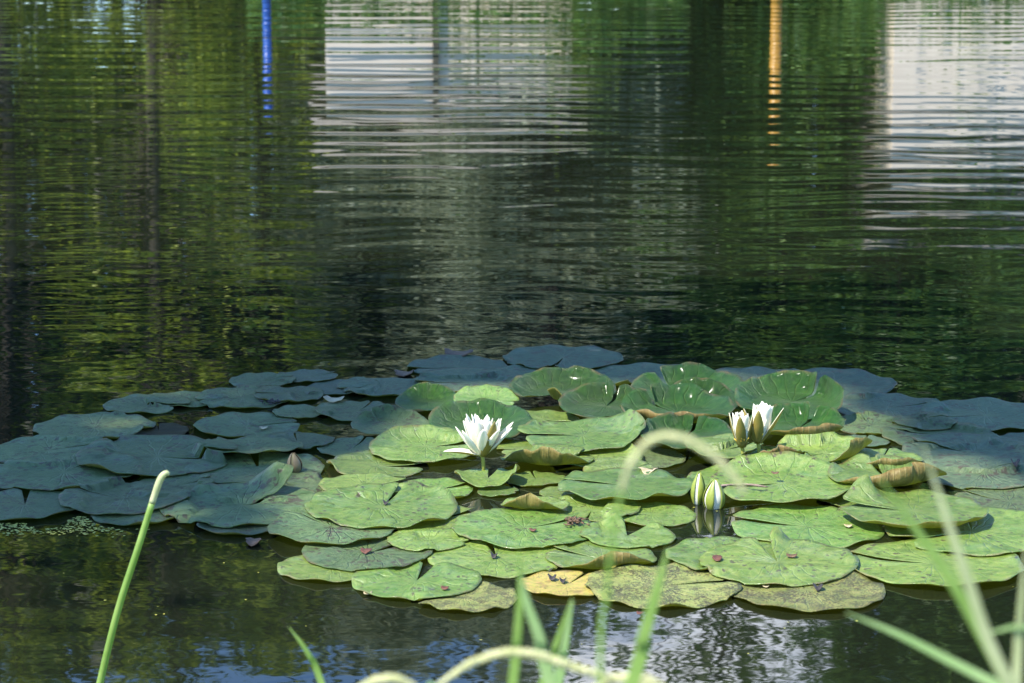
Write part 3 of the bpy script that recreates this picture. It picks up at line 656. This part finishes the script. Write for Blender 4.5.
# ------------------------------------------------------------------ flowers and buds
def petal_vf(L, Wd, e0, e1, az, cup=.35, r0=.006, nu=9, nv=5, tip=.9, z0=0):
    V, F = [], []; ca, sa = math.cos(az), math.sin(az); r_, z = r0, z0
    for i in range(nu + 1):
        t = i / nu; e = e0 + (e1 - e0) * t
        if i: r_ += math.cos(e) * L / nu; z += math.sin(e) * L / nu
        w = Wd * (math.sin(math.pi * min(1, (.10 + .90 * t)) ** tip) ** .75 if t < 1 else .02)
        for j in range(nv):
            s = (j / (nv - 1) - .5) * 2; lift = cup * w * s * s
            rr = r_ - math.sin(e) * lift; zz = z + math.cos(e) * lift; y = s * w
            V.append((rr * ca - y * sa, rr * sa + y * ca, zz))
    for i in range(nu):
        for j in range(nv - 1):
            a = i * nv + j; F.append((a, a + nv, a + nv + 1, a + 1))
    return V, F
def add_petal(name, vf, mats, parent, th=.0007):
    o = link(name, mesh(name, *vf), mats, parent)
    m = o.modifiers.new('thickness', 'SOLIDIFY'); m.thickness = th; m.offset = -1
    if len(mats) > 1: m.material_offset = 1; m.material_offset_rim = 0
    return o
def stem(root, depth, rad=.0042):
    v, f = tube_vf(catmull([(0, 0, .004), (.003, .002, -depth * .5), (.0, .01, -depth - .03)], 5), rad, 9); return link('stem', mesh('stem', v, f), M_STEM, root)
def lily(px, py, base_z, size, openness, label, tilt=(0, 0), seed=0, sepal_az=(-75, 15, 175, 100)):
    """openness 0 (cup) .. 1 (wide open)"""
    rs = random.Random(seed); r = empty('water_lily', at_z(px, py, base_z)); tag(r, label, 'flower', 'white water lilies in bloom')
    h = empty('bloom', (0, 0, 0)); COL.objects.unlink(h); bpy.data.objects.remove(h)
    def tl(vf):
        V, F = vf; a, b = R(tilt[0]), R(tilt[1])
        return [(x + math.sin(a) * z, y + math.sin(b) * z, z) for x, y, z in V], F
    for k, az in enumerate(sepal_az):
        lo = rs.uniform(-4, 4)
        e0 = R(60 - 48 * openness + lo); e1 = R(86 - 72 * openness + lo)
        if openness > .8 and k == 0: e0, e1 = R(40), R(88)          # one sepal still stands up
        if openness > .8 and k == 2: e0, e1 = R(12), R(6)
        if openness > .8 and k in (1, 3): e0, e1 = R(34), R(58)
        if openness < .5: e0 += R(6); e1 += R(8)
        add_petal('sepal', tl(petal_vf(size * (.8 if openness > .8 and k == 2 else 1.0), size * (.16 if openness > .5 else .135), e0, e1, R(az), .5, .007)), [M_SEPAL_IN, M_SEPAL_OUT], r, .0012)
    rows = [(8, .90, 50, 70, 0), (8, .98, 68, 82, 20), (7, .95, 80, 90, 8), (6, .82, 86, 94, 30)] if openness > .5 else [(6, .98, 74, 94, 10), (6, .97, 79, 95, 40), (5, .9, 84, 95, 0)]
    for n, l, e0, e1, o in rows:
        for i in range(n):
            az = R(360 / n * i + o + rs.uniform(-9, 9))
            if openness > .5: a, b = R(e0 - 10 + rs.uniform(-6, 6)), R(e1 - 8 + rs.uniform(-7, 7))
            else: a, b = R(e0 - 22 * openness + rs.uniform(-4, 4)), R(e1 - 22 * openness + rs.uniform(-4, 4))
            add_petal('petal', tl(petal_vf(size * l * rs.uniform(.93, 1.03), size * (.125 if openness > .5 else .23), a, b, az, .55, .005, tip=1.15)), [M_PETAL], r)
    V, F = [], []
    for i in range(46):
        az = rs.uniform(0, 6.28); e = R(rs.uniform(50, 88)); L = size * rs.uniform(.22, .36)
        p0 = Vector((math.cos(az) * .004, math.sin(az) * .004, .003)); p1 = p0 + Vector((math.cos(az) * math.cos(e), math.sin(az) * math.cos(e), math.sin(e))) * L
        tube_vf([p0, p0.lerp(p1, .5) + Vector((0, 0, .001)), p1], [.0008, .0008, .0011], 4, V, F)
    link('stamens', mesh('stamens', *tl((V, F))), M_STAMEN, r)
    stem(r, base_z)
    return r
lily(482, 456, .045, .096, 1.0, 'wide open white water lily on a short yellow stem', seed=3, sepal_az=(-52, 20, 183, 120))
lily(742, 447, .048, .080, .12, 'half-open white water lily in front of its twin, brown sepals', seed=5, tilt=(-3, -4), sepal_az=(-100, -15, 170, 80))
lily(758, 443, .055, .090, .25, 'half-open white water lily leaning away behind its twin', seed=9, tilt=(8, 4), sepal_az=(-110, -20, 200, 90))

def bud(px, py, base_z, hgt, wid, label, mat, tilt=(0, 0), spin=0, gap=1.0, core=None):
    r = empty('lily_bud', at_z(px, py, base_z)); r.rotation_euler = (R(tilt[0]), R(tilt[1]), R(spin)); tag(r, label, 'bud', 'closed water lily buds')
    def rad(t): return wid / 2 * (math.sin(math.pi * (t * .93 + .04) ** .85) ** .85)
    NU, NV = 14, 20; V, F = [], []
    for i in range(NU + 1):
        t = i / NU
        for j in range(NV):
            a = 2 * math.pi * j / NV; q = rad(t) * .93 * (1 + .05 * math.sin(4 * a + 1 + t * 2)); V.append((math.cos(a) * q, math.sin(a) * q, t * hgt * .97))
    for i in range(NU):
        for j in range(NV): F.append((i * NV + j, i * NV + (j + 1) % NV, (i + 1) * NV + (j + 1) % NV, (i + 1) * NV + j))
    F += [tuple(range(NV))[::-1], tuple(NU * NV + j for j in range(NV))]
    link('petals', mesh('petals', V, F), core or M_SEPAL_IN, r)
    for k in range(4):
        V, F = [], []; nv = 7; c = R(90 * k)
        for i in range(NU + 1):
            t = i / NU; half = R(40) * gap * math.sin(math.pi * (.06 + .9 * t)) ** .45
            for j in range(nv):
                s = (j / (nv - 1) - .5) * 2; a = c + s * half; q = rad(t) * (1.05 - .03 * s * s) + .0006
                V.append((math.cos(a) * q, math.sin(a) * q, t * hgt))
        for i in range(NU):
            for j in range(nv - 1): F.append((i * nv + j, (i + 1) * nv + j, (i + 1) * nv + j + 1, i * nv + j + 1))
        add_petal('sepal', (V, F), [M_SEPAL_IN, mat] if False else [mat], r, .0009)
    stem(r, base_z + .02)
    return r
bud(713, 514, -.014, .074, .042, 'upright cream and green bud with its mirror image in open water', M_BUD_GREEN, (2, 2), 62, .62)
bud(697, 506, -.004, .070, .027, 'narrow green bud with pale-edged sepal leaning beside the upright one', M_BUD_GREEN, (-6, -4), -65, .8)
bud(296, 474, .002, .048, .030, 'small brown striped bud among the shaded pads', M_BUD_BROWN, (0, -8), 30, .8, plain('bud_cream_brown', (.14, .12, .05), (.24, .20, .09), 40))

# ------------------------------------------------------------------ scraps lying on the pads
def scrap(px, py, w, mat, label, name='leaf_scrap', cat='leaf scrap', group='scraps of dead leaf on the pads', asp=.55, curl=.35, rot=0, seed=0, z=None):
    rs = random.Random(seed + px * 7 + py); p = at_z(px, py, .01); zz = pad_height(p.x, p.y) + .003 if z is None else z
    p = at_z(px, py, zz); s = w * .8 / FPX * (p - cam.location).length / 2; V = [(0, 0, s * .15)]; n = 16
    for ring in (.55, 1.):
        for k in range(n):
            a = 2 * math.pi * k / n; q = s * ring * (1 + .22 * rs.uniform(-1, 1) * ring)
            V.append((q * math.cos(a), q * asp * 2.2 * math.sin(a), s * curl * ring * ring * (math.cos(2 * a + rs.random() * .5) * .6 + .45) + rs.uniform(0, .06) * s))
    F = [(0, 1 + k, 1 + (k + 1) % n) for k in range(n)] + [(1 + k, 1 + n + k, 1 + n + (k + 1) % n, 1 + (k + 1) % n) for k in range(n)]
    o = link(name, mesh(name, V, F), mat); o.location = p; o.rotation_euler.z = R(rot)
    m = o.modifiers.new('thickness', 'SOLIDIFY'); m.thickness = .0012; m.offset = 0
    return tag(o, label, cat, group)
scrap(717, 558, 13, M_DEAD_RED, 'red-brown leaf scrap on the pad beside the open water', asp=.8)
scrap(648, 471, 22, M_CREAM, 'cream crumpled leaf scrap under the blurred seed head', asp=.6, curl=.3)
scrap(766, 586, 8, M_CREAM, 'tiny cream leaf scrap on the crumb-strewn round pad')
scrap(848, 526, 10, M_CREAM, 'tan leaf scrap on the pad with two water slits', asp=.5)
scrap(792, 556, 14, M_DEAD, 'brown leaf scrap on the pad with the yellow midrib', asp=.4)
scrap(366, 551, 14, M_DEAD_RED, 'pinkish leaf scrap on the half shaded notched pad', asp=.7)
scrap(253, 542, 18, M_DEAD, 'brown leaf scrap floating beside the shaded pads', asp=.8, z=.004)
scrap(494, 556, 9, M_DARKBIT, 'dark crumb on the large plain pad', asp=.9, curl=.9)
scrap(533, 530, 9, M_DEAD_RED, 'orange leaf scrap on the biggest plain pad', asp=.6)
scrap(386, 503, 7, M_DARKBIT, 'small black crumb on the wide sunlit pad', asp=.9, curl=.9)
scrap(818, 588, 11, M_DARKBIT, 'dark purple crumb on the crumb-strewn round pad', asp=.9, curl=1.0)
scrap(552, 578, 9, M_DARKBIT, 'dark crumb on the yellowing pad, first of two', asp=.9, curl=1.0)
scrap(563, 581, 8, M_DARKBIT, 'dark crumb on the yellowing pad, closer to the speckled pad', asp=.9, curl=1.0)
scrap(457, 355, 38, M_DEAD, 'orange dead leaf floating behind the farthest flecked pads', asp=.5, z=.003)
scrap(404, 374, 26, M_DEAD, 'brown dead leaf floating at the back beside blue pads', asp=.5, z=.003)
scrap(334, 400, 24, M_CREAM, 'dry yellow leaf scrap between round shaded pads', asp=.5)
scrap(264, 428, 10, M_CREAM, 'cream crumb on a shaded pad behind the up-tilted one')
scrap(445, 588, 10, M_DEAD_RED, 'rusty scrap on the seam of the crumb-covered pad', asp=.6)
scrap(368, 593, 11, M_CREAM, 'pale leaf scrap floating by the heart-like pad rim', asp=.5, z=.004)
scrap(640, 613, 9, M_DEAD_RED, 'orange scrap at the crinkled rim of the speckled pad', asp=.5, z=.006)
scrap(1015, 464, 10, M_DARKBIT, 'round dark seed on the blue pad', asp=1.0, curl=1.2)
scrap(775, 473, 9, M_DEAD, 'brown scrap on the broad pad with white shine', asp=.5)

def seed_clump(px, py, label, n, spread, mat):
    p = at_z(px, py, .012); p.z = pad_height(p.x, p.y) + .003; V, F = [], []; rs = random.Random(px)
    for _ in range(n):
        c = Vector((rs.gauss(0, spread), rs.gauss(0, spread * .8), rs.uniform(.0, .007))); a = rs.uniform(0, 6.28); d = Vector((math.cos(a), math.sin(a), rs.uniform(-.2, .6))) * rs.uniform(.004, .009)
        tube_vf([c - d, c, c + d], [.0007, .002, .0005], 5, V, F)
    o = link('seed_clump', mesh('seed_clump', V, F), mat); o.location = p; tag(o, label, 'seeds')
seed_clump(575, 524, 'clump of brown seeds in the notch of the biggest pad', 46, .012, M_DEAD)
seed_clump(272, 401, 'black twiggy debris on a shaded pad', 26, .013, M_DARKBIT)
def twig(a, b, label, rad=.003):
    P0, P1 = at_z(*a, .03), at_z(*b, .03); v, f = tube_vf(catmull([P0, P0.lerp(P1, .5) + Vector((0, .01, .004)), P1], 5), [rad * (.6 + .4 * math.sin(k)) for k in range(11)], 7)
    o = link('twig', mesh('twig', v, f), M_BARK_BIT); tag(o, label, 'twig')
twig((714, 487), (768, 487), 'brown straight twig behind the upright bud')

# ------------------------------------------------------------------ reeds and grasses on the near bank
def blade_mesh(P, wid, fold=.25, tip=True, face=None):
    P = catmull(P, 7); V, F = [], []; n = len(P)
    for i, p in enumerate(P):
        t = i / (n - 1); d = (P[min(i + 1, n - 1)] - P[max(i - 1, 0)]).normalized()
        s = d.cross(Vector(face or (0, -1, .25))).normalized(); u = s.cross(d)
        w = wid * (1 - (t ** 4 if tip else 0) * .96) * min(1, .55 + t * 2)
        for k in (-1, -.5, 0, .5, 1): V.append(p + s * (w * k) + u * (w * fold * abs(k)))
    for i in range(n - 1):
        for k in range(4): F.append((i * 5 + k, i * 5 + k + 1, (i + 1) * 5 + k + 1, (i + 1) * 5 + k))
    return mesh('blade', V, F)
def root_of(p, lean=(0, 0)):
    x, y = p.x + lean[0], p.y + lean[1]; return Vector((x, y, max(-.25, ground_z(x, y)) - .03))
def reed(pts, Y, wpx, mat, label, tip=True, lean=(0, -.05), Y2=None):
    Pn = [at_y(x, y, Y + ((Y2 or Y) - Y) * i / max(1, len(pts) - 1)) for i, (x, y) in enumerate(pts)]
    dv = Pn[0] - Pn[1]; k = min(30., (Pn[0].z - .2) / max(.02, -dv.z)); b = root_of(Pn[0], (max(-.7, min(.7, dv.x * k)), -.05)); Pn = [b, b.lerp(Pn[0], .5)] + Pn
    me = blade_mesh(Pn, wpx * .68 / 2 / FPX * Y, tip=tip); o = link('reed_blade', me, mat)
    m = o.modifiers.new('thickness', 'SOLIDIFY'); m.thickness = .0008; m.offset = 0
    tag(o, label, 'reed', 'reed blades on the near bank'); return o
def foxtail(stempts, headpts, Y, label, wpx=16):
    S = [at_y(x, y, Y) for x, y in stempts]; H = [at_y(x, y, Y) for x, y in headpts]; b = root_of(S[0], (0, -.05))
    r = empty('foxtail_grass', b); tag(r, label, 'grass stalk', 'arching seed-headed grasses on the near bank')
    P0 = catmull([b, b.lerp(S[0], .5)] + S + [H[0]], 6); v, f = tube_vf([p - b for p in P0], [.0017 - .0007 * i / len(P0) for i in range(len(P0))], 7); link('stem', mesh('stem', v, f), M_REED, r)
    P1 = catmull(H, 10); V, F = [], []; tube_vf([p - b for p in P1], .0016, 6, V, F); rs = random.Random(int(Y * 100)); wr = wpx / 2 / FPX * Y
    for i in range(len(P1) - 1):
        t = i / (len(P1) - 1); d = (P1[i + 1] - P1[i]).normalized(); env = math.sin(math.pi * (.12 + .8 * t)) ** .6
        for _ in range(16):
            q = P1[i].lerp(P1[i + 1], rs.random()) - b; a = Vector((rs.gauss(0, 1), rs.gauss(0, 1), rs.gauss(0, 1))); a = (a - d * a.dot(d)).normalized()
            e = q + (a * .75 + d * .6) * wr * env * rs.uniform(.5, 1.1); m = q.lerp(e, .55)
            tube_vf([q, m, e], [.0006, .0016, .0003], 4, V, F)
    link('seed_head', mesh('seed_head', V, F), M_SEED, r)
    return r
# lone reed with the bleached bent tip
r1 = empty('bent_reed', at_y(89, 738, 3.9)); tag(r1, 'lone green reed with a bleached bent tip before shaded pads', 'reed')
q = [at_y(x, y, 3.9) for x, y in ((100, 683), (118, 610), (139, 545), (152, 503))]; b0 = r1.location.copy()
v, f = tube_vf([p - b0 for p in catmull([b0] + q, 6)], [.0062 - .0010 * i / 24 for i in range(25)], 10); link('stem', mesh('stem', v, f), M_REED, r1)
q = [at_y(x, y, 3.9) for x, y in ((152, 503), (157, 488), (161, 478), (166, 473), (169, 475))]
v, f = tube_vf([p - b0 for p in catmull(q, 5)], [.0054, .0054, .0054, .0055, .0056, .0058, .0058, .0057, .0056, .0055, .0054, .0053, .0052, .005, .0048, .0045, .0042, .0038, .0034, .003, .0016], 10); link('dry_tip', mesh('dry_tip', v, f), M_REED_PALE, r1)
reed([(324, 690), (309, 655), (289, 627)], 2.48, 11, M_REED, 'short green blade tip rising alone from the bottom edge')
reed([(512, 690), (517, 640), (520, 595), (519, 552)], 1.66, 15, M_REED, 'upright blurred blade in the middle cluster, tallest of it')
reed([(552, 690), (540, 640), (526, 600), (519, 566)], 1.66, 19, M_REED_BLUE, 'pale blade crossing the upright one in the middle cluster')
reed([(540, 690), (556, 645), (572, 598)], 1.80, 13, M_REED, 'slanting green blade in the middle cluster')
reed([(556, 690), (564, 650), (573, 600)], 1.87, 17, M_REED_BLUE, 'greyish wide blade in the middle cluster')
reed([(630, 690), (643, 640), (657, 590), (668, 548)], 1.51, 22, M_REED, 'broad blurred green blade standing apart beside the cluster')
foxtail([(425, 720)], [(438, 686), (470, 664), (505, 653), (540, 656), (575, 668), (612, 678), (650, 686)], 1.58, 'grass with a long arching seed head along the bottom edge', 15)
foxtail([(350, 730)], [(356, 690), (375, 681), (395, 679), (414, 686)], 1.58, 'grass seed head just peeping over the bottom edge', 14)
foxtail([(570, 730)], [(590, 690), (618, 678), (645, 679), (668, 690)], 1.62, 'grass seed head drooping below the broad blade', 14)
foxtail([(600, 690), (606, 600), (614, 530)], [(622, 490), (632, 462), (652, 440), (680, 438), (708, 452), (732, 474), (744, 492)], 1.26, 'tall grass with a cream seed head arching over the pads', 12)
reed([(1072, 800), (1012, 690), (985, 640), (952, 582), (918, 532), (880, 478)], 1.37, 22, M_REED, 'long green blade leaning across the sunlit pads')
reed([(1062, 800), (1014, 695), (988, 640), (966, 575), (944, 510), (924, 448)], 1.30, 20, M_REED_PALE, 'pale blurred blade steeper than the green one beside it')
reed([(1160, 800), (1080, 737), (1010, 693), (950, 661), (895, 633), (846, 613)], 1.51, 18, M_REED_BLUE, 'waxy pale blade lying low over the dark water')
reed([(1082, 690), (1058, 642), (1024, 627), (984, 634)], 1.44, 13, M_REED_BLUE, 'pale blade bending outwards to the picture edge')
reed([(1016, 690), (1020, 620), (1026, 545)], 1.44, 16, M_REED_PALE, 'upright pale blade cut by the picture edge')

# ------------------------------------------------------------------ weed flecks painted in for the reflection's sparkle beside the pads; stray specks elsewhere
V, F = [], []
def fleck(x, y, r_):
    b = len(V); k0 = random.random() * 6
    for k in range(6): V.append((x + r_ * math.cos(k0 + k * 1.047), y + r_ * .8 * math.sin(k0 + k * 1.047), .0015 + .0008 * random.random()))
    F.append(tuple(range(b, b + 6)))
for _ in range(1200):
    p = at_z(random.uniform(-40, 120) + random.gauss(0, 20), random.triangular(513, 538, 522))
    if mnoise.noise(Vector((p.x * 9, p.y * 9, 0))) > -.12 and pad_height(p.x, p.y) == 0: fleck(p.x, p.y, random.uniform(.0015, .0042))
for _ in range(110):
    p = at_z(random.uniform(-20, 1040), random.triangular(360, 683, 540))
    if pad_height(p.x, p.y) == 0: fleck(p.x, p.y, random.uniform(.0012, .003))
dw = link('weed_glints', mesh('weed_glints', V, F), plain('weed_glint_green', (.20, .21, .02), (.42, .38, .06), 60, .5, .1)); dw['kind'] = 'stuff'
dw['label'] = 'yellow-green weed flecks painting the sparkling reflection beside the shaded pads'; dw['category'] = 'weed_glints'
